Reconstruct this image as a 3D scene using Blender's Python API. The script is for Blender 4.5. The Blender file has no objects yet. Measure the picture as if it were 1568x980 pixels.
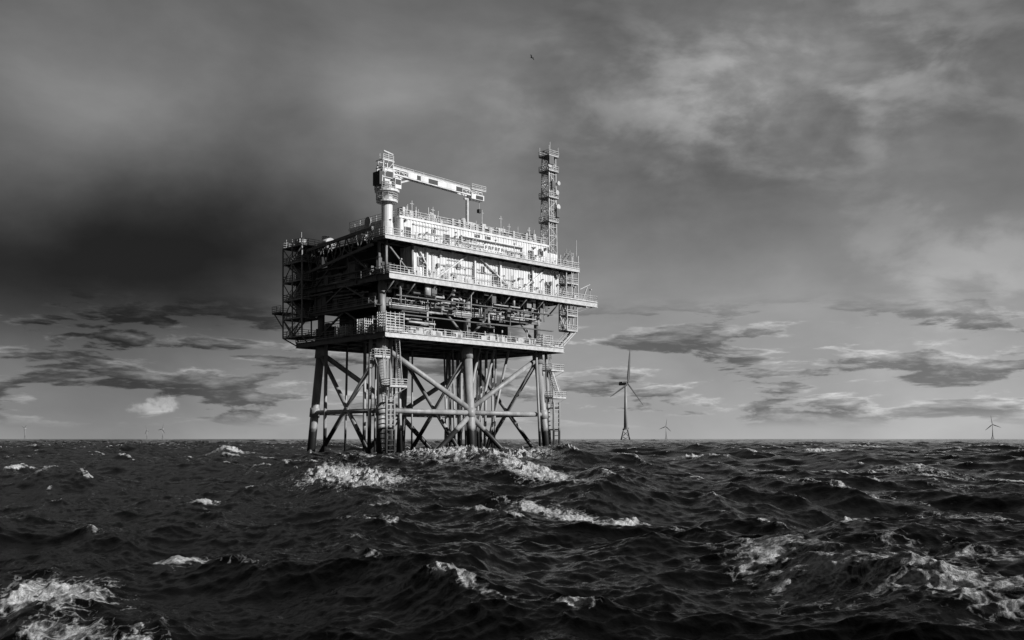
import bpy, math, random
import numpy as np
from mathutils import Vector, Matrix
random.seed(7); rng=np.random.default_rng(11)
sc=bpy.context.scene
sc.view_settings.view_transform='Standard'
try: sc.view_settings.look='None'
except Exception: pass
sc.view_settings.exposure=0
R=math.radians

# ---------------------------------------------------------------- materials
def new_mat(name):
    m=bpy.data.materials.new(name); m.use_nodes=True
    nt=m.node_tree; b=nt.nodes['Principled BSDF']; return m,nt,b
def paint(name,v0,v1,rough=0.55,scale=0.6,zs=0.25,metal=0.0,splash=None):
    m,nt,b=new_mat(name); N=nt.nodes; Lk=nt.links
    tc=N.new('ShaderNodeTexCoord'); mp=N.new('ShaderNodeMapping'); mp.inputs['Scale'].default_value=(1,1,zs)
    n=N.new('ShaderNodeTexNoise'); n.inputs['Scale'].default_value=scale; n.inputs['Detail'].default_value=8; n.inputs['Roughness'].default_value=0.7
    cr=N.new('ShaderNodeValToRGB'); cr.color_ramp.elements[0].position=0.32; cr.color_ramp.elements[1].position=0.62
    cr.color_ramp.elements[0].color=(v0,v0,v0,1); cr.color_ramp.elements[1].color=(v1,v1,v1,1)
    Lk.new(tc.outputs['Object'],mp.inputs[0]); Lk.new(mp.outputs[0],n.inputs['Vector']); Lk.new(n.outputs['Fac'],cr.inputs[0])
    out=cr.outputs[0]
    if splash:
        sx=N.new('ShaderNodeSeparateXYZ'); Lk.new(tc.outputs['Object'],sx.inputs[0])
        n2=N.new('ShaderNodeTexNoise'); n2.inputs['Scale'].default_value=1.2; Lk.new(tc.outputs['Object'],n2.inputs['Vector'])
        ma=N.new('ShaderNodeMath'); ma.operation='MULTIPLY_ADD'; ma.inputs[1].default_value=1.6
        Lk.new(n2.outputs['Fac'],ma.inputs[0]); Lk.new(sx.outputs[2],ma.inputs[2])
        mr=N.new('ShaderNodeMapRange'); mr.inputs[1].default_value=splash-0.2; mr.inputs[2].default_value=splash+0.5; Lk.new(ma.outputs[0],mr.inputs[0])
        mx=N.new('ShaderNodeMix'); mx.data_type='RGBA'; Lk.new(mr.outputs[0],mx.inputs[0])
        mx.inputs[6].default_value=(0.012,0.012,0.012,1); Lk.new(out,mx.inputs[7]); out=mx.outputs[2]
    Lk.new(out,b.inputs['Base Color']); b.inputs['Roughness'].default_value=rough; b.inputs['Metallic'].default_value=metal
    return m
WHITE=paint('white_cladding_paint',0.48,0.74,0.5,0.8,0.15)
RAIL=paint('galvanised_rail',0.32,0.55,0.45,1.5,1)
JACK=paint('jacket_paint',0.18,0.36,0.5,0.8,0.3,splash=5.2)
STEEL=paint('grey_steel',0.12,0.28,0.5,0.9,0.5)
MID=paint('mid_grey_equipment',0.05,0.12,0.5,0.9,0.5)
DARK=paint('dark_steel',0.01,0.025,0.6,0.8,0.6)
BLACK=paint('black_opening',0.006,0.012,0.5,1,1)
PIPE=paint('pipe_paint',0.25,0.5,0.4,0.4,1)
TURB=paint('turbine_paint',0.22,0.32,0.5,0.05,1)
BLADE=paint('turbine_blade_shade_tone',0.05,0.08,0.6,0.05,1)  # shade painted in: blades darker than the light grey of the turbine
BIRD=paint('bird_feather',0.03,0.12,0.8,6,1)

# ---------------------------------------------------------------- mesh builder
class MB:
    def __init__(s): s.v=[]; s.f=[]
    def box(s,x0,x1,y0,y1,z0,z1):
        i=len(s.v)
        s.v+=[(x0,y0,z0),(x1,y0,z0),(x1,y1,z0),(x0,y1,z0),(x0,y0,z1),(x1,y0,z1),(x1,y1,z1),(x0,y1,z1)]
        s.f+=[tuple(i+k for k in q) for q in ((0,3,2,1),(4,5,6,7),(0,1,5,4),(1,2,6,5),(2,3,7,6),(3,0,4,7))]
    def _ax(s,p,q):
        p=Vector(p); q=Vector(q); d=(q-p)
        if d.length<1e-6: d=Vector((0,0,1))
        d.normalize()
        up=Vector((0,0,1)) if abs(d.z)<0.95 else Vector((0,1,0))
        x=d.cross(up).normalized(); y=x.cross(d).normalized()
        return p,q,x,y
    def beam(s,p,q,w,h=None):
        h=h or w; p,q,x,y=s._ax(p,q); i=len(s.v)
        for o in (p,q):
            for (a,b) in ((-1,-1),(1,-1),(1,1),(-1,1)):
                s.v.append(tuple(o+x*(a*w/2)+y*(b*h/2)))
        s.f+=[tuple(i+k for k in t) for t in ((0,3,2,1),(4,5,6,7),(0,1,5,4),(1,2,6,5),(2,3,7,6),(3,0,4,7))]
    def ibeam(s,p,q,w,h):
        p=Vector(p);q=Vector(q)
        s.beam(p,q,w*0.18,h*0.98)
        for sg in (-1,1):
            o=Vector((0,0,sg*h/2)); s.beam(p+o,q+o,w,h*0.1)
    def tube(s,p,q,r,n=10,r2=None):
        r2=r if r2 is None else r2
        p,q,x,y=s._ax(p,q); i=len(s.v)
        for o,rr in ((p,r),(q,r2)):
            for k in range(n):
                t=2*math.pi*k/n; s.v.append(tuple(o+x*(rr*math.cos(t))+y*(rr*math.sin(t))))
        for k in range(n):
            j=(k+1)%n; s.f.append((i+k,i+j,i+n+j,i+n+k))
        s.f.append(tuple(i+k for k in range(n-1,-1,-1))); s.f.append(tuple(i+n+k for k in range(n)))
    def rail(s,p,q,h=1.15,step=1.5,t=0.065,mid=2):
        p=Vector(p);q=Vector(q);L=(q-p).length;n=max(1,round(L/step))
        for k in range(n+1):
            o=p.lerp(q,k/n); s.beam(o,o+Vector((0,0,h)),t)
        for m in range(mid+1):
            z=Vector((0,0,h*(m+1)/(mid+1))); s.beam(p+z,q+z,t)
        s.beam(p+Vector((0,0,0.09)),q+Vector((0,0,0.09)),0.03,0.17)
    def stair(s,p,q,w=0.9,side=(0,1,0)):
        p=Vector(p);q=Vector(q);sd=Vector(side)*w
        for o in (Vector(),sd):
            s.beam(p+o,q+o,0.08,0.28)
            s.beam(p+o+Vector((0,0,1)),q+o+Vector((0,0,1)),0.06)
            for k in range(5):
                c=p.lerp(q,k/4)+o; s.beam(c,c+Vector((0,0,1)),0.05)
        n=max(2,int(abs(q.z-p.z)/0.3))
        for k in range(n):
            c=p.lerp(q,(k+.5)/n); s.beam(c,c+sd,0.25,0.05)
    def ladder(s,p,q,w=0.5,side=(1,0,0),cage=False):
        p=Vector(p);q=Vector(q);sd=Vector(side)*w
        s.beam(p,q,0.08); s.beam(p+sd,q+sd,0.08)
        n=int((q-p).length/0.45)
        for k in range(n):
            c=p.lerp(q,(k+.5)/n); s.beam(c,c+sd,0.05)
    def lattice(s,p,q,w,step,rc=0.08,rb=0.05,w2=None):
        p=Vector(p);q=Vector(q);w2=w2 or w;n=max(1,round((q-p).length/step))
        def ring(k):
            o=p.lerp(q,k/n); ww=w+(w2-w)*k/n
            return [o+Vector((a*ww/2,b*ww/2,0)) for a,b in ((-1,-1),(1,-1),(1,1),(-1,1))]
        for k in range(n):
            A=ring(k);B=ring(k+1)
            for i in range(4):
                j=(i+1)%4
                s.beam(A[i],B[i],rc*2); s.beam(B[i],B[j],rb*2)
                if k%2: s.beam(A[i],B[j],rb*2)
                else: s.beam(A[j],B[i],rb*2)
    def build(s,name,mat,parent=None,smooth=False):
        me=bpy.data.meshes.new(name); me.from_pydata(s.v,[],s.f); me.materials.append(mat)
        if smooth:
            me.polygons.foreach_set('use_smooth',[len(p.vertices)==4 for p in me.polygons])
        o=bpy.data.objects.new(name,me); sc.collection.objects.link(o)
        if parent: o.parent=parent
        return o
def empty(name,loc=(0,0,0),rz=0):
    e=bpy.data.objects.new(name,None); sc.collection.objects.link(e); e.location=loc; e.rotation_euler=(0,0,rz); return e

# ================================================================ PLATFORM
P=empty('offshore_substation_platform',(-19.7,150,0),R(44))

# ---- jacket
j=MB()
la=[2.0,20.0,37.2]; lb=[3.5,21.0]
da=[-1.3,0,1.3]; db=[-1.3,1.3]
def leg(i,k,z):
    t=(18.7-z)/18.7
    return Vector((la[i]+da[i]*t, lb[k]+db[k]*t, z))
for i in range(3):
    for k in range(2):
        j.tube(leg(i,k,-9),leg(i,k,18.7),0.8 if i==1 else 0.72,16)
        j.tube(leg(i,k,16.6),leg(i,k,18.6),0.95,16)
        j.tube(leg(i,k,6.5),leg(i,k,8.1),0.88,16)
zh=7.3
for k in range(2):
    for i in range(2):
        j.tube(leg(i,k,zh),leg(i+1,k,zh),0.42,12)
    j.tube(leg(0,k,17.6),leg(1,k,7.9),0.45,12)
    j.tube(leg(2,k,17.6),leg(1,k,7.9),0.45,12)
    j.tube(leg(1,k,6.9),leg(0,k,-9),0.45,12)
    j.tube(leg(1,k,6.9),leg(2,k,-9),0.45,12)
for i in range(3):
    j.tube(leg(i,0,zh),leg(i,1,zh),0.38,12)
    j.tube(leg(i,0,17.4),leg(i,1,-3),0.38,12)
    j.tube(leg(i,1,17.4),leg(i,0,-3),0.38,12)
j.tube(leg(0,0,zh),leg(1,1,zh),0.3); j.tube(leg(1,1,zh),leg(2,0,zh),0.3)
j.build('jacket_legs_and_braces',JACK,P,True)

r=MB()   # risers / J-tubes / caissons
for n in range(19):
    a=21.5+random.random()*14; b=6+random.random()*12
    r.tube((a+random.uniform(-1,1)*0.8,b+random.uniform(-.6,.6),-6),(a,b,18.9),random.choice([.16,.2,.26]),8)
for n in range(8):
    a=5+random.random()*13; b=7+random.random()*13
    r.tube((a+random.uniform(-1,1),b,-6),(a,b,18.9),random.choice([.16,.2,.28]),8)
for (a,b,rr) in ((3.1,2.6,.26),(0.6,4.6,.3),(3.6,4.2,.22),(35.6,2.2,.24),(38.6,2.6,.3),(1.4,18.5,.3)):
    r.tube((a-(.9 if a<20 else -.9),b-0.6,-6),(a,b,18.9),rr,10)
for a in (24,27.5,31):
    r.tube((a,4.6,18.8),(a-3.5,9,-6),.24,8)
r.build('riser_pipes',JACK,P,True)

bl=MB()  # boat landings, ladders, access platforms
for (a0,b0,s) in ((1.4,1.1,1),(39.6,1.4,1)):
    for x in (0,1.5):
        bl.tube((a0+x-0.7,b0-.5,-4),(a0+x-0.7,b0-.5,9.5),0.2,8)
    for k in range(16): bl.beam((a0-.7,b0-.5,-3+k*.8),(a0+.8,b0-.5,-3+k*.8),0.14)
    for z in (1,4.5,8.5):
        bl.tube((a0-.6,b0-.5,z),(a0-.4,b0+2.4,z),0.13,8); bl.tube((a0+.7,b0-.5,z),(a0+.5,b0+2.4,z),0.13,8)
    bl.ladder((a0-.2,b0+.6,8),(a0-.2,b0+1.2,19))
bl.build('boat_landing',JACK,P)
ap=MB()
def small_platform(a0,a1,b0,b1,z,mb):
    mb.box(a0,a1,b0,b1,z-.15,z)
    for p,q in (((a0,b0),(a1,b0)),((a1,b0),(a1,b1)),((a1,b1),(a0,b1)),((a0,b1),(a0,b0))):
        mb.rail((*p,z),(*q,z),1.15,1.0,.08)
    mb.beam((a0,b0,z-.1),((a0+a1)/2,(b0+b1)/2+.8,z-1.6),.12); mb.beam((a1,b0,z-.1),((a0+a1)/2,(b0+b1)/2+.8,z-1.6),.12)
small_platform(1.2,4.6,0.3,2.4,11.1,ap)
small_platform(-.4,2.6,2.2,3,15.8,ap)
small_platform(38.4,42.0,0.6,3.2,10.4,ap)
small_platform(38.2,41.6,0.8,3.2,15.4,ap)
ap.stair((41.2,1.2,10.4),(38.8,1.2,15.4)); ap.stair((3.9,.7,11.1),(3.2,.7,18.8))
ap.build('access_platforms',RAIL,P)

# ---- decks
A0,A1,B1=0.0,40.6,26.0
d=MB(); di=MB(); dk=MB(); rl=MB(); rs=MB(); st=MB()
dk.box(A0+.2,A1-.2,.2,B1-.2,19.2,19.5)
d.ibeam((A0,0,19.1),(A1,0,19.1),.45,.8)
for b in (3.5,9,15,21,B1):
    di.ibeam((A0+.1,b,19.08),(A1-.1,b,19.08),.45,.86)  # joist and inner girder colour darkened to stand in for under-deck shade
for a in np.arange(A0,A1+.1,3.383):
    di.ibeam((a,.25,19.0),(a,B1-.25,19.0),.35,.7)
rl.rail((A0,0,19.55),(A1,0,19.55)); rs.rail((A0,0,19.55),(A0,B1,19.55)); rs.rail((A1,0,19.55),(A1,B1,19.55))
dk.box(1.0,42,.2,B1-1,28.45,28.8)
d.ibeam((0.8,0,28.35),(50,0,28.35),.45,.9)
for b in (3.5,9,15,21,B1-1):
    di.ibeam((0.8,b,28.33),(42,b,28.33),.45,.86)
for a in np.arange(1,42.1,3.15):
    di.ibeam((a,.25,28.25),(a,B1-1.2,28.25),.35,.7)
dk.box(42,50,.1,2.6,28.6,28.75); d.ibeam((42,2.6,28.4),(50,2.6,28.4),.35,.6)
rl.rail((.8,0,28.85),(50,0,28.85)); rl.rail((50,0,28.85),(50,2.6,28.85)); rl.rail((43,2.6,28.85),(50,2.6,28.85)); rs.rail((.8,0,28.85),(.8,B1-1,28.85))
for a in (44,47,49.8): st.beam((a,0,28.2),(42.2,1.5,25.6),.14)
for a in np.arange(2,41,4.2): st.beam((a,0.1,27.9),(a,3.3,25.6),.2)
dk.box(.3,44,.15,20,34.25,34.5)
d.ibeam((0,0,34.3),(45,0,34.3),.3,.6)
for b in (3.5,10,16,20): di.ibeam((0.1,b,34.28),(45 if b<4 else 42,b,34.28),.3,.56)
for a in np.arange(0,45.1,3): di.ibeam((a,.2,34.2),(a,3.2,34.2),.25,.45)
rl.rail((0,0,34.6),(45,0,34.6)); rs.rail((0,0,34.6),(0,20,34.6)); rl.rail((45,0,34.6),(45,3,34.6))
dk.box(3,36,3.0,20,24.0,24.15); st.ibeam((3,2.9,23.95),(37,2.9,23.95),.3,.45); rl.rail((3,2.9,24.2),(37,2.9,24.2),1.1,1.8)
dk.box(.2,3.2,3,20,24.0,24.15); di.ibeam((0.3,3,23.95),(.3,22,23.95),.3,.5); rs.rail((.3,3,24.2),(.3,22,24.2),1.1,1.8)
for a in la:
    for b in lb:
        st.tube((a,b,19.5),(a,b,28),.6,14)
for b in (3.5,12,21):
    di.beam((1.4,b,28.8),(1.4,b,34.1),.4); 
for a in (1.4,6.6): st.beam((a,1.6,28.8),(a,1.6,34.1),.35)
st.beam((1.5,1.7,33.8),(6.5,1.7,29.2),.22)
for z0,z1 in ((19.6,23.8),(24.2,28),(28.8,34)):
    di.beam((.7,3.7,z0),(.7,12,z1),.28); di.beam((.7,20.8,z0),(.7,12,z1),.28)
for (aa,ab) in ((2,20),(20,37.2)):
    m_=(aa+ab)/2
    st.tube((aa,3.5,19.8),(m_,3.5,27.8),.24); st.tube((ab,3.5,19.8),(m_,3.5,27.8),.24)
d.build('deck_edge_girders',RAIL,P); di.build('deck_joists',MID,P); dk.build('deck_plating',DARK,P); rl.build('handrails',RAIL,P); rs.build('side_handrails',STEEL,P); st.build('topside_columns_and_braces',STEEL,P,True)  # side rails darker than front ones: left-side shade put into the colour

# ---- switchgear modules (white clad)
w=MB()
def clad(mb,a0,a1,b0,b1,z0,z1,pitch=.62):
    mb.box(a0,a1,b0,b1,z0,z1)
    n=int((a1-a0)/pitch)
    for k in range(n):
        c=a0+(k+.5)*(a1-a0)/n
        mb.box(c-.15,c+.15,b0-.07,b0+.02,z0+.12,z1-.12)
    n=int((b1-b0)/pitch)
    for k in range(n):
        c=b0+(k+.5)*(b1-b0)/n
        mb.box(a0-.08,a0+.02,c-.13,c+.13,z0+.12,z1-.12)
clad(w,6.9,41.4,2.0,22,28.82,34.05)
clad(w,4.4,38.4,2.0,16,34.52,38.4)
clad(w,38.6,41.4,2.3,14,34.52,37.2)
w.box(4.2,38.6,1.82,1.87,38.15,38.45); w.box(6.8,41.5,1.83,1.88,28.85,29.1)
w.box(4.25,4.3,1.9,16.1,38.15,38.5)
w.build('clad_modules',WHITE,P)
wb=MB()
for (a0,z0,a1,z1) in ((18.3,33.8,11.5,29.1),(21.5,33.8,29.2,29.1),(37.5,33.8,31,29.1),(8,33.6,11,29.1)):
    wb.tube((a0,1.68,z0),(a1,1.68,z1),.16,8)
wb.box(17,31.6,1.35,1.85,36.95,37.15); wb.box(17,31.6,1.5,1.84,35.95,36.1)
wb.box(17,17.2,1.5,1.85,36.1,36.95); wb.box(31.4,31.6,1.5,1.85,35.3,36.95)
for a in (9.5,20,26,34): wb.box(a,a+.3,1.5,1.86,29.2,33.9)
wb.build('wall_braces_and_trays',WHITE,P)
op=MB(); fr=MB()
def opening(a,z,ww,hh):
    op.box(a,a+ww,1.8,1.86,z,z+hh)
    for q in ((a-.1,a,z-.1,z+hh+.1),(a+ww,a+ww+.1,z-.1,z+hh+.1)): fr.box(q[0],q[1],1.74,1.88,q[2],q[3])
    fr.box(a,a+ww,1.74,1.88,z+hh,z+hh+.1); fr.box(a,a+ww,1.74,1.88,z-.1,z)
for (a,z,ww,hh) in ((24.6,29,1.1,2.1),(37.9,29,1.1,2.1),(8.0,31.0,1.5,1.3),(16.4,31.5,.7,.7),(33.5,31.8,.7,.7),(22,31.5,.5,1.0),
                    (5.4,34.7,1.0,2.1),(20.5,37.3,.9,.5),(23,37.3,.9,.5),(28.2,35,1.0,.9),(33.5,34.7,1,2.1),(36,36.4,1.0,.8),(11,36.6,.6,.6),(13.6,34.7,1,2.1)):
    opening(a,z,ww,hh)
op.build('doors_and_louvres',BLACK,P); fr.build('door_frames',RAIL,P)
wf=MB()
for n in range(30):
    a=random.uniform(7.5,41); z=random.uniform(29.4,33.4); s=random.uniform(.15,.45)
    wf.box(a,a+s,1.5,1.9,z,z+s*random.uniform(.7,1.8))
    a=random.uniform(4.8,38); z=random.uniform(34.9,37.8); s=random.uniform(.12,.38)
    wf.box(a,a+s,1.5,1.9,z,z+s*random.uniform(.7,1.6))
for n in range(9):
    a=random.uniform(7.5,40); wf.beam((a,1.7,29.1),(a,1.7,random.uniform(31,34)),.08)
    z=random.uniform(29.6,33.8); a=random.uniform(8,32); wf.beam((a,1.72,z),(a+random.uniform(2,8),1.72,z),.08)
    a=random.uniform(5,30); z=random.uniform(35,38); wf.beam((a,1.72,z),(a+random.uniform(2,8),1.72,z),.07)
wf.build('wall_fittings',STEEL,P)

sg=MB(); sg.box(20.6,25.4,-.16,-.1,34.9,35.9); sg.build('name_board',WHITE,P)
lt=MB()
for k in range(6):
    a=20.9+k*.75
    lt.box(a,a+.12,-.21,-.165,35.1,35.7); lt.box(a+.12,a+.45,-.21,-.165,35.58,35.7); lt.box(a+.12,a+.4,-.21,-.165,35.34,35.44)
    if k%2: lt.box(a+.4,a+.52,-.21,-.165,35.1,35.58)
lt.build('name_board_letters',BLACK,P)

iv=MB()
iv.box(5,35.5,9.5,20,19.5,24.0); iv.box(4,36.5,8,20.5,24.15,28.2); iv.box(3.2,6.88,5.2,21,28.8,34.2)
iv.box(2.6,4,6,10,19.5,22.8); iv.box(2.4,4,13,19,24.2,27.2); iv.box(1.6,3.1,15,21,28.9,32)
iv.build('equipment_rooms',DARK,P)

# ---- equipment, pipes, cable trays
pp=MB(); eq=MB(); pd=MB()
def pipe_run(mb,a0,a1,b,z,rr):
    a=a0; zz=z; bb=b; mb_r=rr
    while a<a1:
        na=min(a1,a+random.uniform(1,4)); mb.tube((a,bb,zz),(na,bb,zz),mb_r,8)
        c=random.random()
        if c<.6 and na<a1:
            nz=max(20.2,min(27.6,zz+random.choice([-1,1])*random.uniform(.5,2.2))); mb.tube((na,bb,zz),(na,bb,nz),mb_r,8)
            mb.tube((na-.05,bb,min(zz,nz)-mb_r),(na-.05,bb,min(zz,nz)+.15),mb_r*1.5,8); zz=nz
        elif c<.75:
            nb=max(.8,min(7,bb+random.uniform(-1.5,1.5))); mb.tube((na,bb,zz),(na,nb,zz),mb_r,8); bb=nb
        a=na
for n in range(26):
    a0=random.uniform(3,30); pipe_run(random.choice([pp,pd,pd]),a0,min(39,a0+random.uniform(3,12)),random.uniform(1.2,6.5),random.uniform(21,27.6),random.choice([.07,.1,.13,.18]))
for n in range(80):
    a=random.uniform(3,39); b=random.uniform(.9,7); z=random.choice([19.5,24.15,24.15]); h=random.uniform(1,3.6)
    pp.tube((a,b,z),(a,b,z+h),random.choice([.06,.09,.14]),6)
for n in range(80):
    a=random.uniform(3,38); b=random.uniform(1.8,8); z=random.choice([19.5,24.15]); s=random.uniform(.3,1.3); h=random.uniform(.4,2.0)
    random.choice([eq,pd,pd]).box(a,a+s,b,b+random.uniform(.4,1.2),z,z+h)
for n in range(70):
    a=random.uniform(2.5,40); b=random.uniform(.5,6); h=random.uniform(.3,1.8)
    random.choice([eq,pd,pp]).box(a,a+random.uniform(.15,1.2),b,b+.4,27.9-h,27.9)
for z in (26.9,22.6,25.6):
    b=random.uniform(1,3); pd.beam((3,b,z),(39,b,z),.6,.12); pd.beam((3,b-.32,z),(39,b-.32,z),.05,.16)
for n in range(4):
    a=8+n*7.3; pp.tube((a,2.2,20.4),(a+2.2,2.2,20.4),.5,14); eq.box(a+.2,a+.5,1.8,2.6,19.5,20); eq.box(a+1.7,a+2,1.8,2.6,19.5,20)
for n in range(80):
    b=random.uniform(2,24); z=random.choice([19.5,24.15,28.85]); h=random.uniform(.6,3.2)
    pd.box(random.uniform(.6,2.2),2.6,b,b+random.uniform(.2,1.6),z,z+h)  # left-face gear in mid grey only; its shade is put into the colour
for n in range(26):
    b=random.uniform(2,16); z=random.uniform(20.5,33.5); L=random.uniform(3,9)
    random.choice([eq,pd]).tube((.5+random.random(),b,z),(.5,b+L,z),random.choice([.07,.1,.16]),6)
pp.build('process_pipework',PIPE,P,True); eq.build('deck_equipment',STEEL,P); pd.build('cable_trays_and_cabinets',MID,P)

cg=MB()
def cage(a0,a1,b0,b1,z0,z1,mb,sl=.42):
    for a in (a0,a1):
        for b in (b0,b1): mb.beam((a,b,z0),(a,b,z1),.14)
    z=z0+.2
    while z<z1:
        for p,q in (((a0,b0),(a1,b0)),((a1,b0),(a1,b1)),((a1,b1),(a0,b1)),((a0,b1),(a0,b0))): mb.beam((*p,z),(*q,z),.09)
        z+=sl
    for k in range(1,4):
        x=a0+(a1-a0)*k/4; mb.beam((x,b0,z0),(x,b0,z1),.08)
        y=b0+(b1-b0)*k/4; mb.beam((a0,y,z0),(a0,y,z1),.08)
cage(-.3,3.2,-.6,1.6,19.6,22.6,cg); cage(-.6,.9,4.6,6.6,19.6,21.9,cg); cage(34.8,37.2,-.4,1.2,19.6,21.6,cg); cage(-.5,.8,10,13,19.6,21.4,cg)
cg.box(-.1,3.0,-.3,1.3,19.5,20.4); cg.box(8,9.6,.4,1.0,19.6,20.7)
for a in (5.2,6.6): cg.tube((a,.6,20.3),(a+1.1,.6,20.3),.38,12)
cg.build('liferaft_cages',RAIL,P)
ex=MB()
for n in range(26):
    a=random.uniform(4,40); ex.box(a,a+random.uniform(.3,1.4),-.08,.3,19.6,19.6+random.uniform(.3,1.0))
for n in range(20):
    a=random.uniform(3,44); ex.box(a,a+random.uniform(.2,.9),-.06,.25,28.9,28.9+random.uniform(.3,.9))
    a=random.uniform(3,40); ex.box(a,a+random.uniform(.2,.8),-.06,.25,34.65,34.65+random.uniform(.3,.8))
for a in np.arange(1,45,4.5): ex.beam((a,.05,34.6),(a,.05,36.9),.08); ex.box(a-.12,a+.12,-.3,.2,36.9,37.05)
for a in np.arange(3,50,4.5): ex.beam((a,.05,28.8),(a,.05,31.0),.08); ex.box(a-.12,a+.12,-.3,.2,31,31.15)
ex.build('rail_lights_and_boxes',RAIL,P)

# ---- left (far) stair tower
lt_=MB(); ltd=MB()
def tower(a0,a1,b0,b1,levels,mb,plate,w=.2):
    for a in (a0,a1):
        for b in (b0,b1,(b0+b1)/2): mb.beam((a,b,levels[0]),(a,b,levels[-1]),w)
    for n,z in enumerate(levels[:-1]):
        z2=levels[n+1]
        plate.box(a0,a1,b0,b1,z-.1,z)
        for p,q in (((a0,b0),(a1,b0)),((a1,b0),(a1,b1)),((a1,b1),(a0,b1)),((a0,b1),(a0,b0))):
            mb.beam((*p,z),(*q,z),.22); mb.rail((*p,z),(*q,z),1.1,1.3,.08)
        if n%2: mb.beam((a0,b0,z),(a0,(b0+b1)/2,z2),.13); mb.beam((a0,b1,z),(a0,(b0+b1)/2,z2),.13)
        else: mb.beam((a0,(b0+b1)/2,z),(a0,b0,z2),.13); mb.beam((a0,(b0+b1)/2,z),(a0,b1,z2),.13)
        y0,y1=(b0+.4,b1-.4) if n%2 else (b1-.4,b0+.4)
        mb.stair((a0+.5,y0,z),(a0+.5,y1,z2),.9,(1,0,0))
tower(-1.2,2.6,22.0,28.2,[20.4,23.6,26.8,30,33.2,36],lt_,ltd)
ltd.box(-1.2,2.6,22,28.2,35.9,36.0); lt_.rail((-1.2,22,36),(-1.2,28.2,36)); lt_.rail((-1.2,28.2,36),(2.6,28.2,36)); lt_.rail((-1.2,22,36),(2.6,22,36))
ltd.box(-1.6,1.5,28.2,31.2,24.8,25.0); lt_.rail((-1.6,28.2,25),(-1.6,31.2,25)); lt_.rail((-1.6,31.2,25),(1.5,31.2,25)); lt_.beam((-1.2,31,24.8),(-1.2,28.2,22.2),.16)
lt_.beam((-1.2,28.2,20.4),(0,25.5,18.9),.2); lt_.beam((-1.2,28.2,23.6),(0,25,19.6),.2); lt_.beam((-1.2,22,20.4),(-.2,22,19.3),.2)
for (b,h) in ((22.5,38.2),(25.5,37.4),(27.4,37.6)): lt_.beam((-1,b,36),(-1,b,h),.1)
lt_.box(-.8,.6,23.5,25,36,37.3)
ltd.box(1.0,2.4,22.6,27.6,24,35.8)
lt_.build('stair_tower_frame',STEEL,P); ltd.build('stair_tower_plates',DARK,P)  # frame darker than the right-hand tower: shaded-side tone painted in
tr=MB()
tr.beam((-.2,3,36.0),(-.2,22,35.0),.35,.5); tr.beam((-.2,3,33.4),(-.2,22,31.2),.3,.45)
for k in range(8):
    b=3+k*2.4; f=k/8; f2=(k+.5)/8
    tr.beam((-.2,b,36-f),(-.2,b+1.2,33.4-2.2*f2),.16); tr.beam((-.2,b+1.2,33.4-2.2*f2),(-.2,b+2.4,36-(k+1)/8),.16)
tr.build('edge_truss',MID,P)  # dark truss colour carries the shade of the left face
dm=MB(); dm.tube((1,16.5,35.6),(1,19.2,35.6),1.0,16); dm.tube((2.5,20.4,36),(2.5,20.4,37.6),.7,14); dm.tube((-.9,3.4,36.9),(-.75,3.4,36.9),.8,14,.75)
dm.box(1.2,2.4,8,10,34.6,36); dm.build('storage_drums',PIPE,P,True)

# ---- right stair tower + hanging frame
rt=MB(); rtd=MB()
tower(42.0,45.2,.6,3.6,[28.9,31.8,34.7,37.2],rt,rtd,.16)
rt.ladder((43,.2,28.9),(43,.2,37.5))
tower(42.2,45.0,.6,2.6,[23.0,25.8,28.3],rt,rtd,.16)
rt.beam((45,.8,23),(40.6,.8,19.4),.18); rt.beam((42.2,.8,23),(40.5,.8,25.5),.14); rt.stair((44.6,1,23),(40.4,1,19.6),.8)
rt.beam((45.2,1,37),(45.2,1,40.2),.08); rt.beam((46.5,.6,29),(47.8,.6,31.6),.16); rt.beam((45.8,.6,31.0),(48.6,.6,32.2),.12)
rt.build('end_stair_frame',RAIL,P); rtd.build('end_stair_plates',DARK,P)

# ---- roof equipment
rf=MB(); rf2=MB()
rf2.rail((4.4,2.1,38.45),(38.4,2.1,38.45),1.2,1.4); rf2.rail((4.4,2.1,38.45),(4.4,16,38.45)); rf2.rail((4.4,16,38.45),(38.4,16,38.45),1.2,1.4)
rf.box(18.5,22.6,4,7,38.4,40.4); rf.box(23.4,26.2,3.4,6,38.4,39.9); rf.box(27,29.4,3.6,6,38.4,40.3); rf.box(9,11.4,4,6,38.4,39.6); rf.box(13,14.4,4,6,38.4,39.4); rf.box(31,33,4,6,38.4,39.5)
rf.tube((20.5,5.2,40.3),(20.5,5.2,41.1),1.0,16,.4); rf.tube((24.8,4.6,39.9),(24.8,4.6,40.6),.5,12)
for n in range(36):
    a=random.uniform(5,38); h=random.uniform(.5,1.9); rf.box(a,a+random.uniform(.2,.9),2.6,2.6+random.uniform(.3,1.5),38.4,38.4+h)
for n in range(14):
    a=random.uniform(5,38); rf2.beam((a,2.4,38.4),(a,2.4,38.4+random.uniform(1.8,2.8)),.09)
for (a,h) in ((7.6,41.6),(23,42.6),(27.5,42.3),(34.5,41.3),(29.5,41.2),(12,41.3)): rf2.beam((a,3,38.4),(a,3,h),.1); rf2.beam((a-.4,3,h-.5),(a+.4,3,h-.5),.07)
for (a0,a1,z) in ((5,17,39.2),(22,37,39.0),(15,30,39.5)): rf.tube((a0,2.9,z),(a1,2.9,z),.12,8)
rf.build('roof_equipment',RAIL,P,False); rf2.build('roof_rails_and_aerials',RAIL,P)
rfd=MB(); 
for a in (23.7,25,27.3,28.4): rfd.box(a,a+.7,3.3,3.38,38.9,39.6)
rfd.box(18.9,22.2,3.9,3.97,38.7,39.2); rfd.build('roof_louvres',BLACK,P)

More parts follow.
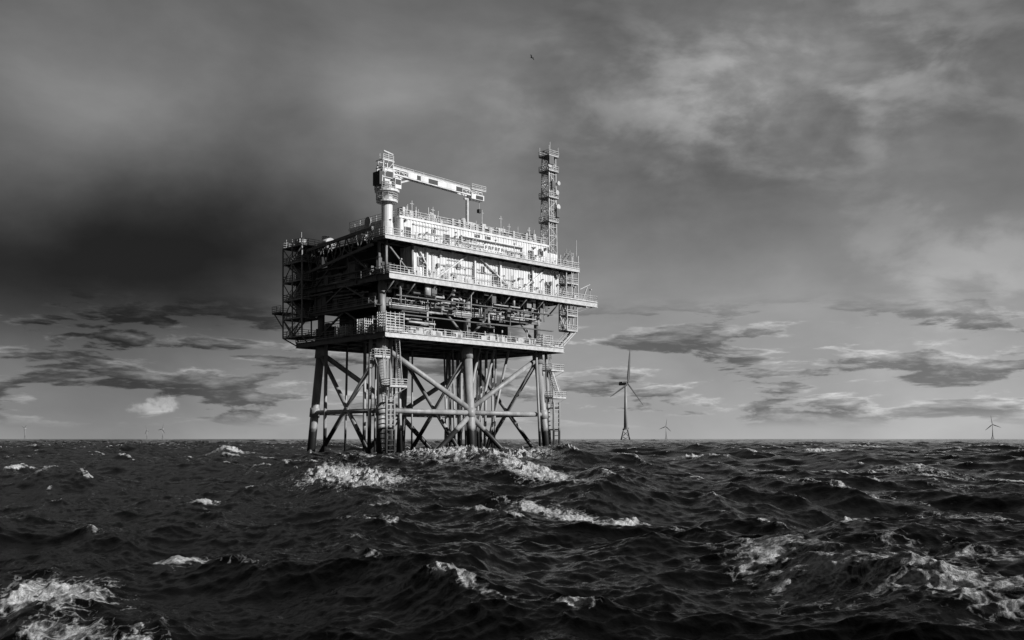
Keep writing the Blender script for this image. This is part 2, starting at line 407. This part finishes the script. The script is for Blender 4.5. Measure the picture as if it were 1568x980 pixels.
# ---- crane
c=MB(); cw=MB(); cd=MB()
ca,cb=2.6,3.0
cw.tube((ca,cb,34.5),(ca,cb,37.2),1.15,20,.95); cw.tube((ca,cb,37.2),(ca,cb,42.0),.88,20)
for z,rr in ((40.4,1.7),(42.0,1.95)):
    cw.tube((ca,cb,z),(ca,cb,z+.28),rr,20)
    for k in range(12):
        t=k*math.pi/6; t2=t+math.pi/6
        p=(ca+rr*math.cos(t),cb+rr*math.sin(t),z+.28); q=(ca+rr*math.cos(t2),cb+rr*math.sin(t2),z+.28); c.rail(p,q,1.05,3,.075)
cw.tube((ca,cb,42.3),(ca,cb,43.6),1.25,20)
cw.box(ca-1.1,ca+.9,cb-.8,cb+.8,43.6,45.6); cd.box(ca-.9,ca+.5,cb-.86,cb-.81,44.0,45.2)
cd.box(ca-2.1,ca-1.1,cb-.9,cb+.9,42.9,45.0)
cw.box(ca+.2,ca+1.4,cb-1.9,cb-.85,42.5,44.1); cd.box(ca+.3,ca+1.3,cb-1.96,cb-1.91,43.1,43.9)
for x in (-1.7,.8):
    for y in (-.9,.9): c.beam((ca+x,cb+y,42.3),(ca+x*.7,cb+y*.8,47.0),.16)
for z in (44.2,45.7,46.9): 
    c.beam((ca-1.5,cb-.85,z),(ca+.8,cb-.85,z),.12); c.beam((ca-1.5,cb+.85,z),(ca+.8,cb+.85,z),.12); c.beam((ca-1.5,cb-.85,z),(ca-1.5,cb+.85,z),.12)
c.beam((ca-1.6,cb-.85,44.2),(ca+.8,cb-.85,46.9),.1); c.rail((ca-1.3,cb-.8,46.9),(ca+.7,cb-.8,46.9),.9,1,.07)
c.beam((ca+.3,cb,46.9),(ca+.3,cb,48.6),.1); c.beam((ca-.7,cb,48.6),(ca+1.2,cb,48.3),.18)
c.beam((ca-1.4,cb,46.9),(ca-1.4,cb,48),.08)
L0,L1=ca+.6,22.6
def bz(a): return 46.0-(a-L0)*0.03
for y in (-.45,.45):
    cw.beam((L0,cb+y,bz(L0)),(L1,cb+y,bz(L1)),.16); cw.beam((L0,cb+y,bz(L0)-.9),(L1,cb+y,bz(L1)-.9),.2)
n=13
for k in range(n):
    a=L0+(L1-L0)*k/n; b_=L0+(L1-L0)*(k+1)/n
    for y in (-.45,.45):
        c.beam((a,cb+y,bz(a)),(b_,cb+y,bz(b_)-.9),.1); c.beam((b_,cb+y,bz(b_)),(b_,cb+y,bz(b_)-.9),.1)
for (s,e) in ((6.4,8.2),(9.0,10.6),(12.6,16.6)): cw.box(s,e,cb-.6,cb-.5,bz((s+e)/2)-.85,bz((s+e)/2)-.1)
for (s,e) in ((8.2,9.0),(10.6,12.6),(16.6,18.0)): cd.box(s,e,cb-.58,cb-.5,bz((s+e)/2)-.85,bz((s+e)/2)-.1)
c.rail((L0,cb-.5,bz(L0)+.1),(L1,cb-.5,bz(L1)+.1),.5,2.2,.05,1)
c.beam((ca+.9,cb,43.4),(ca+5.2,cb,45.1),.26); cw.box(20.0,22.9,cb-.7,cb+.7,44.0,44.9); cd.box(21.0,22.6,cb-.76,cb-.7,44.1,44.7)
c.rail((20,cb-.8,45.6),(23.2,cb-.8,45.6),.9,1,.07); c.tube((22.4,cb,44.0),(22.4,cb,42.6),.05,6); cd.box(22.1,22.7,cb-.3,cb+.3,42,42.6)
c.tube((19.6,cb,38.4),(19.6,cb,43.9),.28,12); c.beam((18.9,cb,43.9),(20.3,cb,43.9),.3); c.beam((19.6,cb,40),(21.2,cb,38.4),.15)
cr=empty('pedestal_crane'); cr.parent=P
cw.build('crane_pedestal_and_boom',WHITE,cr,False); c.build('crane_lattice',RAIL,cr); cd.build('crane_cab_glass_and_machinery',DARK,cr)

# ---- communications mast
m=MB(); md=MB(); ma,mb_=40.0,3.2
m.lattice((ma,mb_,37.2),(ma,mb_,55.2),2.1,1.6,.085,.045,1.75)
for z in (43.0,47.5,52.4,55.2):
    md.box(ma-1.3,ma+1.3,mb_-1.3,mb_+1.3,z-.1,z)
    for p,q in (((-1,-1),(1,-1)),((1,-1),(1,1)),((1,1),(-1,1)),((-1,1),(-1,-1))): m.rail((ma+1.3*p[0],mb_+1.3*p[1],z),(ma+1.3*q[0],mb_+1.3*q[1],z),1.0,1.3,.07)
m.ladder((ma-.3,mb_-1.0,37.2),(ma-.3,mb_-.9,55))
for (x,z,r_) in ((.9,48.6,.45),(-1.1,53.4,.5),(1.3,50.4,.4),(1.2,46,.5)):
    m.tube((ma+x,mb_-1.4,z),(ma+x,mb_-1.15,z),r_,12)
for (x,y) in ((-1.2,-1.2),(1.2,-1.2),(1.2,1.2),(-1.2,1.2),(.3,0)):
    m.beam((ma+x,mb_+y,55.2),(ma+x,mb_+y,57.0 if x!=.3 else 58.2),.09)
md.box(ma-1.5,ma-.3,mb_-1.6,mb_-1.3,53.5,55.0); md.box(ma+.5,ma+1.4,mb_-1.6,mb_-1.3,44,45.6); md.box(ma-.7,ma+.2,mb_-1.6,mb_-1.3,49.2,50.5); md.box(ma-1.5,ma+1.5,mb_-.2,mb_+.2,56,56.15)
mm=empty('communications_mast'); mm.parent=P
m.build('mast_lattice',RAIL,mm); md.build('mast_platforms_and_antennas',MID,mm)

# ================================================================ WIND TURBINES
def turbine(px_x,px_h,yaw,ang,name='wind_turbine',hub=100.0):
    D=1480*(hub-2.8)/px_h; X=(px_x-784)/1480*D
    e=empty(name,(X,D,0),0)
    s=MB()
    z0=22
    for a,b in ((-1,-1),(1,-1),(1,1),(-1,1)):
        s.tube((a*9,b*9,-5),(a*3.4,b*3.4,z0-3),.9,8)
    for f0,f1 in ((.15,.5),(.5,.85)):
        def pt(a,b,f): w_=9+(3.4-9)*f; return (a*w_,b*w_,-5+(z0+2)*f)
        cs=((-1,-1),(1,-1),(1,1),(-1,1))
        for i in range(4):
            A=cs[i];B=cs[(i+1)%4]
            s.tube(pt(*A,f0),pt(*B,f1),.4,6); s.tube(pt(*B,f0),pt(*A,f1),.4,6)
    s.box(-5,5,-5,5,z0-3,z0-1.5); s.rail((-5,-5,z0-1.5),(5,-5,z0-1.5),2,2,.3); s.rail((5,-5,z0-1.5),(5,5,z0-1.5),2,2,.3)
    s.build('jacket_foundation',STEEL,e,True)
    t=MB(); t.tube((0,0,z0-1.5),(0,0,hub-2.5),3.3,20,2.0)
    t.build('tower',TURB,e,True)
    rot=empty('nacelle_and_rotor',(0,0,hub),yaw); rot.parent=e
    nb=MB(); nb.box(-2.4,2.4,-3,13,-2.2,2.6); nb.tube((0,-3,0),(0,-7,0),2.2,14,.9); nb.box(-1.5,1.5,7,12.5,2.6,4.4); nb.build('nacelle',TURB,rot)
    for k in range(3):
        th=R(ang+120*k); d_=Vector((math.cos(th),0,math.sin(th))); nrm=Vector((-math.sin(th),0,math.cos(th))); ax=Vector((0,-5,0)); yv=Vector((0,1,0))
        bl=MB(); prof=((0,1.1,1.1),(4,1.4,1.1),(12,2.7,1.0),(30,2.1,.8),(50,1.4,.6),(62,.5,.25))
        nn=10
        for (r_,cw_,tw) in prof:
            for q in range(nn):
                u=2*math.pi*q/nn; bl.v.append(tuple(ax+d_*r_+nrm*(math.cos(u)*cw_)+yv*(math.sin(u)*tw+ (math.cos(u)*cw_*.5 if r_>5 else 0))))
        for i in range(len(prof)-1):
            for q in range(nn): bl.f.append((i*nn+q,i*nn+(q+1)%nn,(i+1)*nn+(q+1)%nn,(i+1)*nn+q))
        bl.f.append(tuple(range(nn))); bl.build('blade_%d'%(k+1),BLADE,rot,True)
    return e
turbine(958,84,R(50),84)
turbine(1020,19,R(-40),80)
turbine(1520,22,R(-50),100)
turbine(249,15,R(-30),70)
turbine(225,13,R(-45),110)
turbine(38,16,R(-40),35)

# ================================================================ GULL
g=bpy.data.meshes.new('seagull')
gv=[];gf=[]
secs=((-.34,.01),(-.22,.05),(-.05,.085),(.12,.08),(.22,.05),(.28,.055),(.34,.035),(.41,.006))
for (y,r_) in secs:
    for q in range(8):
        u=2*math.pi*q/8; gv.append((r_*math.cos(u),y,r_*math.sin(u)*.9))
for i in range(len(secs)-1):
    for q in range(8): gf.append((i*8+q,i*8+(q+1)%8,(i+1)*8+(q+1)%8,(i+1)*8+q))
for sgn in (-1,1):
    i=len(gv); pts=((0.04,.16,-.1,.03),(.32,.2,-.08,.2),(.55,.12,-.1,.2),(.78,-.06,-.14,.1))
    for (x,y0,y1,z) in pts: gv+=[(sgn*x,y0,z),(sgn*x,y1,z),(sgn*x,y1*.5+y0*.5,z+.025)]
    for k in range(3):
        a=i+3*k; gf+=[(a,a+3,a+5,a+2),(a+2,a+5,a+4,a+1),(a,a+1,a+4,a+3)]
i=len(gv); gv+=[(-.02,-.28,0),(.02,-.28,0),(.09,-.46,0),(-.09,-.46,0),(0,-.36,.03)]; gf+=[(i,i+1,i+2,i+3),(i,i+4,i+1),(i+1,i+4,i+2),(i+2,i+4,i+3),(i+3,i+4,i)]
g.from_pydata(gv,[],gf); g.materials.append(BIRD)
go=bpy.data.objects.new('seagull',g); sc.collection.objects.link(go); go.location=(4.7,230,93.5); go.rotation_euler=(R(15),R(25),R(60)); go.scale=(1.2,1.2,1.2)

# ================================================================ SEA
def tile(N,L,wd,kmn,kmx,rms,spread,seed,peak,pw=3.6):
    rg=np.random.default_rng(seed); k1=np.fft.fftfreq(N,L/N)*2*np.pi
    kx,ky=np.meshgrid(k1,k1,indexing='ij'); k=np.hypot(kx,ky); k[0,0]=1
    c_=(kx*math.cos(wd)+ky*math.sin(wd))/k
    Ph=np.exp(-1.25*(peak/k)**2)/k**pw*np.where(c_>0,np.abs(c_)**spread,0.0)
    Ph*=(k>kmn)&(k<kmx); Ph[0,0]=0
    h=(rg.normal(size=(N,N))+1j*rg.normal(size=(N,N)))*np.sqrt(Ph)
    H=np.fft.ifft2(h).real; s=rms/H.std()
    Dx=np.fft.ifft2(1j*kx/k*h).real*s; Dy=np.fft.ifft2(1j*ky/k*h).real*s
    return H*s,Dx,Dy,N,L
def samp(F,N,L,x,y,rot):
    cr_,sr=math.cos(rot),math.sin(rot)
    u=((x*cr_+y*sr)/L*N)%N; v=((-x*sr+y*cr_)/L*N)%N
    i=np.floor(u).astype(int)%N; jx=np.floor(v).astype(int)%N; fu=u-np.floor(u); fv=v-np.floor(v); i2=(i+1)%N; j2=(jx+1)%N
    return [(f[i,jx]*(1-fu)*(1-fv)+f[i2,jx]*fu*(1-fv)+f[i,j2]*(1-fu)*fv+f[i2,j2]*fu*fv) for f in F]
def jac(T,ch):
    H,Dx,Dy,N,L=T; dx=L/N
    gx=(np.roll(Dx,-1,0)-np.roll(Dx,1,0))/(2*dx)*ch; gy=(np.roll(Dy,-1,1)-np.roll(Dy,1,1))/(2*dx)*ch; gxy=(np.roll(Dx,-1,1)-np.roll(Dx,1,1))/(2*dx)*ch
    return (1+gx)*(1+gy)-gxy**2
W=math.atan2(-.45,-.89)
TA=tile(512,171,W,2*np.pi/60,2*np.pi/1.6,.37,2,5,2*np.pi/26,3.8)
TC=tile(256,397,W+.5,2*np.pi/140,2*np.pi/28,.38,3,8,2*np.pi/60)
TB=tile(512,21,W-.2,2*np.pi/2.6,2*np.pi/.12,.036,1,9,2*np.pi/2.2)
th=np.concatenate([np.arange(-180,-40,3.0),np.arange(-40,-31,.5),np.arange(-31,31,.072),np.arange(31,40,.5),np.arange(40,180,3.0)])
th=np.radians(th)
r1=np.exp(np.arange(math.log(4.0),math.log(500),.0042)); r2=np.exp(np.arange(math.log(500),math.log(30000),.016))
rr=np.concatenate([[0.05,1.2,2.5],r1,r2]); nr,nt_=len(rr),len(th)
TT,RR=np.meshgrid(th,rr); x=(RR*np.sin(TT)).ravel(); y=(RR*np.cos(TT)).ravel(); r_=RR.ravel()
JA=jac(TA,1.0)
h,dx_,dy_,jn=samp((TA[0],TA[1],TA[2],JA),512,171,x,y,0)
h2,dx2,dy2=samp(TC[:3],256,397,x,y,.35)
c2,s2=math.cos(.35),math.sin(.35); dx2,dy2=dx2*c2-dy2*s2,dx2*s2+dy2*c2
h3,dx3,dy3=samp(TB[:3],512,21,x,y,.9)
c3,s3=math.cos(.9),math.sin(.9); dx3,dy3=dx3*c3-dy3*s3,dx3*s3+dy3*c3
hq,=samp(TB[:1],512,9.0,x,y,.3)
fB=np.exp(-(r_/160)**2); fN=np.clip((r_-2)/8,.15,1)
fF=np.exp(-(r_/6000)**2)
z=((h+h2)*fF+h3*fB)*fN
X=x+((dx_*1.0+dx2)*fF+dx3*fB*.7)*fN*np.clip(r_/6,0,1)
Y=y+((dy_*1.0+dy2)*fF+dy3*fB*.7)*fN*np.clip(r_/6,0,1)
thr=np.percentile(JA,1.6); soft=(np.percentile(JA,7)-thr)
foam=np.clip(1-(jn-thr)/soft,0,1)**1.5*.75
foam*=np.exp(-(r_/2500)**2)
# breaking crests: (x,y,half-length,half-width,heading,strength,raise)
caps=[(-48,164,5,4,0,1,.8),(-7.8,46,8.5,2.0,-66,1.15,.9),(-4.6,54,11,2.2,-66,1.15,.85),(-.8,92,5.0,5,20,1.2,1.7),(1.4,78,7,3,-50,1.1,1.0),(-2,55,3,2.2,-40,1.1,.7),
(1,42,5,1.5,-70,1.05,.5),(1.6,32,3,1.0,-50,1,.25),(6,118,5,4,0,1,.7),(2.7,25,1.0,1.1,0,1.1,.45),(24,128,3,2.5,0,.95,.5),(7.7,22.8,1.0,.6,5,1.05,.35),(11,23.7,2.2,.8,5,1.1,.5),
(4.4,15.8,3.8,1.1,-88,.78,.14),(5.6,12.6,2.6,1.1,-75,.8,.1),(6.6,14.5,1.6,.6,-60,.7,.1),(-8.3,17.2,2.4,1.2,-55,1.1,.4),(-6.1,14.0,2.4,1.0,-40,.75,.1),(-4.4,11.8,1.8,.7,-30,.55,0),(-7.6,21.8,.7,.4,0,1,.15),
(-12.5,39,.8,.6,0,1,.3),(-86,205,9,4,0,1,.6),(62,190,6,4,0,1,.5),(95,260,8,5,0,1,.6),(-9,88,6,3,0,.9,.4),(22,60,12,2.4,-80,.66,.1),(30,85,16,4,-60,.66,.1),(11,14.5,1.4,.7,-40,.7,.1),(-5.2,10.3,1.1,.5,0,.95,.1),
(14,44,6,1.4,-60,.64,.1),(18,34,5,1.1,-65,.64,.1),(-17,135,5,3,0,1,.5),(-30,120,6,2,0,.7,.2),(9.5,17.5,2.5,.8,-70,.62,.05),(-10.5,108,4,5,20,1,.6),(-3,132,5,4,0,1,.8)]
env=np.zeros_like(z)
for (cx,cy,hl,hw,an,sv,up) in caps:
    a=math.radians(an); u=((X-cx)*math.cos(a)+(Y-cy)*math.sin(a))/hl; v=(-(X-cx)*math.sin(a)+(Y-cy)*math.cos(a))/hw
    q=np.exp(-(u**2+v**2)*.9); foam=np.maximum(foam,sv*q); env=np.maximum(env,q*up); z=z+up*np.exp(-(u**2+v**2)*.35)
# broad dark swell rolling across the foreground
sw=np.exp(-((Y-17.5+0.12*(X))/3.6)**2)*np.exp(-((X-1)/9)**2); z=z+.38*sw
rough_=np.clip(foam,0,1)**2
z=z+rough_*(h3*1.6*fB+hq*2.2*np.clip(r_/60,.3,1.6))*np.clip(env*2+.3,0,1.2)
z=np.where((r_<9),np.minimum(z,.9),z)
co=np.stack([X,Y,z],1).astype(np.float32)
me=bpy.data.meshes.new('sea'); nv=len(co); me.vertices.add(nv); me.vertices.foreach_set('co',co.ravel())
idx=np.arange(nr*nt_).reshape(nr,nt_); nx=np.roll(idx,-1,1)
q=np.stack([idx[:-1],idx[1:],nx[1:],nx[:-1]],-1)[:, :, ::-1].reshape(-1,4)
nf=len(q); me.loops.add(nf*4); me.loops.foreach_set('vertex_index',q.ravel().astype(np.int32)); me.polygons.add(nf)
me.polygons.foreach_set('loop_start',(np.arange(nf)*4).astype(np.int32))
try: me.polygons.foreach_set('loop_total',np.full(nf,4,np.int32))
except Exception: pass
me.update(calc_edges=True); me.polygons.foreach_set('use_smooth',np.ones(nf,bool))
at=me.attributes.new('foam','FLOAT','POINT'); at.data.foreach_set('value',foam.astype(np.float32))
sea=bpy.data.objects.new('sea',me); sc.collection.objects.link(sea)

mt,nt,b=new_mat('sea_water'); N=nt.nodes; Lk=nt.links
geo=N.new('ShaderNodeNewGeometry')
def mathn(op,a=None,b_=None,c_=None,T=nt):
    n=T.nodes.new('ShaderNodeMath'); n.operation=op
    for i,vv in enumerate((a,b_,c_)):
        if vv is None: continue
        if isinstance(vv,(int,float)): n.inputs[i].default_value=vv
        else: T.links.new(vv,n.inputs[i])
    return n.outputs[0]
def noise(vec,scale,detail=6,rough=.6,dist=0,T=nt):
    n=T.nodes.new('ShaderNodeTexNoise'); n.inputs['Scale'].default_value=scale; n.inputs['Detail'].default_value=detail; n.inputs['Roughness'].default_value=rough; n.inputs['Distortion'].default_value=dist
    T.links.new(vec,n.inputs['Vector']); return n.outputs['Fac']
def mapping(vec,scale=(1,1,1),rot=(0,0,0),loc=(0,0,0),T=nt):
    n=T.nodes.new('ShaderNodeMapping'); n.inputs['Scale'].default_value=scale; n.inputs['Rotation'].default_value=rot; n.inputs['Location'].default_value=loc
    T.links.new(vec,n.inputs['Vector']); return n.outputs[0]
def mrange(v,a,b_,c_=0,d_=1,T=nt,smooth=True):
    n=T.nodes.new('ShaderNodeMapRange'); n.interpolation_type='SMOOTHSTEP' if smooth else 'LINEAR'
    for i,vv in enumerate((a,b_,c_,d_)): n.inputs[i+1].default_value=vv
    T.links.new(v,n.inputs[0]); return n.outputs[0]
pos=geo.outputs['Position']
st_=mapping(pos,(1,.5,1),(0,0,R(25)))
n1=noise(st_,2.6,6,.55); n2=noise(st_,13,5,.6)
bh=mathn('MULTIPLY_ADD',n2,.22,n1)
bp=N.new('ShaderNodeBump'); bp.inputs['Strength'].default_value=.5; bp.inputs['Distance'].default_value=.12; Lk.new(bh,bp.inputs['Height'])
fa=N.new('ShaderNodeAttribute'); fa.attribute_name='foam'
fn=noise(mapping(pos,(1.0,.6,1),(0,0,R(25))),1.7,10,.72,.8)
vo=N.new('ShaderNodeTexVoronoi'); vo.feature='DISTANCE_TO_EDGE'; vo.inputs['Scale'].default_value=3.2
wn=N.new('ShaderNodeTexNoise'); wn.inputs['Scale'].default_value=2.2; wn.inputs['Detail'].default_value=5; Lk.new(pos,wn.inputs['Vector'])
vm=N.new('ShaderNodeVectorMath'); vm.operation='MULTIPLY_ADD'; vm.inputs[1].default_value=(.9,.9,.3); Lk.new(wn.outputs['Color'],vm.inputs[0]); Lk.new(pos,vm.inputs[2]); Lk.new(vm.outputs[0],vo.inputs['Vector'])
lace=mrange(vo.outputs[0],0.0,.14,1,0)
fsum=mathn('MULTIPLY_ADD',mathn('SUBTRACT',fn,.5),2.1,fa.outputs['Fac'])
fsum=mathn('MULTIPLY_ADD',lace,.22,fsum)
core=mrange(fsum,.52,1.0)
gate=mrange(fa.outputs['Fac'],.04,.3)
fac=mathn('MULTIPLY',core,gate)
fd=N.new('ShaderNodeBsdfDiffuse'); fcol=noise(pos,9,6,.7); cr_=N.new('ShaderNodeValToRGB'); cr_.color_ramp.elements[0].color=(.3,.3,.3,1); cr_.color_ramp.elements[1].color=(.88,.88,.88,1); cr_.color_ramp.elements[0].position=.36; cr_.color_ramp.elements[1].position=.6
Lk.new(fcol,cr_.inputs[0]); Lk.new(cr_.outputs[0],fd.inputs['Color'])
b2=N.new('ShaderNodeBump'); b2.inputs['Strength'].default_value=.9; b2.inputs['Distance'].default_value=.22; Lk.new(mathn('ADD',fn,fcol),b2.inputs['Height']); Lk.new(b2.outputs[0],fd.inputs['Normal'])
b.inputs['Base Color'].default_value=(.003,.003,.003,1); b.inputs['Roughness'].default_value=.09; b.inputs['IOR'].default_value=1.33
b.inputs['Specular IOR Level'].default_value=.17
Lk.new(bp.outputs[0],b.inputs['Normal'])
mx=N.new('ShaderNodeMixShader'); Lk.new(fac,mx.inputs[0]); Lk.new(b.outputs[0],mx.inputs[1]); Lk.new(fd.outputs[0],mx.inputs[2])
Lk.new(mx.outputs[0],N['Material Output'].inputs['Surface']); me.materials.append(mt)

# ================================================================ SKY / SUN
sd=Vector((math.sin(R(117))*math.cos(R(24)),math.cos(R(117))*math.cos(R(24)),math.sin(R(24))))
su=bpy.data.lights.new('sun','SUN'); su.energy=5.0; su.angle=R(.5); su.color=(1,1,1)
so=bpy.data.objects.new('sun',su); sc.collection.objects.link(so); so.rotation_euler=sd.to_track_quat('Z','Y').to_euler(); so.location=(100,-50,80)
wd=bpy.data.worlds.new('World'); sc.world=wd; wd.use_nodes=True; T=wd.node_tree; N=T.nodes; Lk=T.links
bg=N['Background']; bg.inputs['Strength'].default_value=.1
sky=N.new('ShaderNodeTexSky'); sky.sky_type='NISHITA'; sky.sun_disc=False; sky.sun_elevation=R(24); sky.sun_rotation=R(117)
bw=N.new('ShaderNodeRGBToBW'); Lk.new(sky.outputs[0],bw.inputs[0])
tc=N.new('ShaderNodeTexCoord'); sx=N.new('ShaderNodeSeparateXYZ'); Lk.new(tc.outputs['Generated'],sx.inputs[0])
M=lambda op,a=None,b=None,c=None: mathn(op,a,b,c,T)
az=M('ARCTAN2',sx.outputs[0],sx.outputs[1])
hl=M('SQRT',M('ADD',M('MULTIPLY',sx.outputs[0],sx.outputs[0]),M('MULTIPLY',sx.outputs[1],sx.outputs[1])))
el=M('MAXIMUM',M('DIVIDE',sx.outputs[2],M('MAXIMUM',hl,.001)),0.0); el=M('MINIMUM',el,3.0)
cb_=N.new('ShaderNodeCombineXYZ'); Lk.new(az,cb_.inputs[0]); Lk.new(el,cb_.inputs[1]); C=cb_.outputs[0]
wn=N.new('ShaderNodeTexNoise'); wn.inputs['Scale'].default_value=7; wn.inputs['Detail'].default_value=5; Lk.new(C,wn.inputs['Vector'])
sb=N.new('ShaderNodeVectorMath'); sb.operation='SUBTRACT'; sb.inputs[1].default_value=(.5,.5,.5); Lk.new(wn.outputs['Color'],sb.inputs[0])
wv=N.new('ShaderNodeVectorMath'); wv.operation='MULTIPLY_ADD'; wv.inputs[1].default_value=(.14,.06,0); Lk.new(sb.outputs[0],wv.inputs[0]); Lk.new(C,wv.inputs[2]); CW=wv.outputs[0]
rp=N.new('ShaderNodeValToRGB'); Lk.new(M('DIVIDE',el,.5),rp.inputs[0])
vals=((0,.67),(.06,.65),(.2,.59),(.34,.535),(.5,.475),(.7,.43),(1,.39))
e_=rp.color_ramp.elements; e_[0].position=0; e_[1].position=1
for p_,v_ in vals[1:-1]: e_.new(p_)
for el_,(p_,v_) in zip(sorted(e_,key=lambda q:q.position),vals): el_.color=(v_,v_,v_,1)
V=rp.outputs[0]
def gauss(V,cx,cy,sx_,sy_,amp,vec=None):
    s=N.new('ShaderNodeVectorMath'); s.operation='SUBTRACT'; s.inputs[1].default_value=(cx,cy,0); Lk.new(vec or CW,s.inputs[0])
    m_=N.new('ShaderNodeVectorMath'); m_.operation='MULTIPLY'; m_.inputs[1].default_value=(1/sx_,1/sy_,0); Lk.new(s.outputs[0],m_.inputs[0])
    d_=N.new('ShaderNodeVectorMath'); d_.operation='DOT_PRODUCT'; Lk.new(m_.outputs[0],d_.inputs[0]); Lk.new(m_.outputs[0],d_.inputs[1])
    g_=M('EXPONENT',M('MULTIPLY',d_.outputs['Value'],-1.0))
    return M('MULTIPLY_ADD',g_,amp,V), g_
for (cx,cy,sx_,sy_,amp) in ((-.46,.155,.24,.075,-.36),(-.27,.20,.13,.10,-.19),(-.40,.33,.13,.05,.06),(-.12,.36,.07,.05,.12),(-.02,.32,.05,.08,.06),
    (.22,.37,.16,.05,.07),(.34,.40,.1,.05,.04),(-.42,.03,.25,.06,-.16),(.44,.14,.12,.06,.05),(.12,.22,.12,.08,-.03),(.48,.27,.08,.06,-.05),(-.55,.25,.1,.15,-.06)):
    V,_=gauss(V,cx,cy,sx_,sy_,amp)
V=M('MULTIPLY',V,mrange(M('ABSOLUTE',az),.75,1.5,1,.58,T))
m1=mapping(C,(1,1.9,1),(0,0,R(-10)),(0,0,0),T)
na=noise(m1,3.6,8,.55,.2,T)
V=M('MULTIPLY_ADD',M('SUBTRACT',na,.5),.30,V)
def relief(mp_,scale,det,rough,off):
    a=noise(mp_,scale,det,rough,.2,T); o=N.new('ShaderNodeVectorMath'); o.operation='ADD'; o.inputs[1].default_value=off; Lk.new(mp_,o.inputs[0])
    b=noise(o.outputs[0],scale,det,rough,.2,T); return a,M('SUBTRACT',a,b)
m2=mapping(C,(1,1.7,1),(0,0,R(20)),(3,1,0),T)
nb_,rel2=relief(m2,8,9,.55,(.008,.014,0))
_,gm=gauss(V,.27,.35,.25,.10,0.0)
cmask=M('MULTIPLY',gm,mrange(nb_,.47,.66,0,1,T))
V=M('MULTIPLY_ADD',cmask,.13,V); V=M('MULTIPLY_ADD',M('MULTIPLY',gm,rel2),.5,V)
_,gm2=gauss(V,.45,.15,.12,.09,0.0); V=M('MULTIPLY_ADD',M('MULTIPLY',gm2,mrange(nb_,.5,.64,0,1,T)),.10,V)
m3=mapping(C,(1,4.6,1),(0,0,R(2)),(.7,.3,0),T)
nc,rel3=relief(m3,8.5,9,.6,(.01,.035,0))
win=M('MULTIPLY',mrange(el,.008,.03,0,1,T),mrange(el,.10,.15,1,0,T))
msk=M('MULTIPLY',mrange(nc,.50,.57,0,1,T),win)
V=M('MULTIPLY_ADD',msk,-.21,V)
edge=M('MULTIPLY',M('MULTIPLY',mrange(nc,.44,.52,0,1,T),win),M('MAXIMUM',rel3,0.0))
V=M('MULTIPLY_ADD',edge,1.4,V)
nd=noise(C,60,7,.62,0,T)
_,g1=gauss(V,-.345,.036,.017,.012,0.0,C); _,g2=gauss(V,-.36,.029,.026,.007,0.0,C); gc=M('MAXIMUM',g1,g2)
cm=M('MULTIPLY',mrange(M('MULTIPLY_ADD',M('SUBTRACT',nd,.5),1.4,gc),.40,.85,0,1,T),mrange(el,.022,.03,0,1,T))
cm=M('MULTIPLY',cm,mrange(nd,.3,.62,.45,1,T)); V=M('MULTIPLY_ADD',cm,.22,V)
V=M('MAXIMUM',V,.12)
lin=M('POWER',V,2.2); lin=M('MULTIPLY',lin,10.0)
fin=M('ADD',M('MULTIPLY',lin,.97),M('MULTIPLY',bw.outputs[0],.02))
Lk.new(fin,bg.inputs['Color'])

# ================================================================ CAMERA
cam=bpy.data.cameras.new('camera'); co_=bpy.data.objects.new('camera',cam); sc.collection.objects.link(co_); sc.camera=co_
co_.location=(0,0,2.8); co_.rotation_euler=(R(90),0,0); cam.sensor_width=36; cam.lens=36*1480/1568; cam.shift_y=(672-490)/1568; cam.clip_start=.1; cam.clip_end=80000
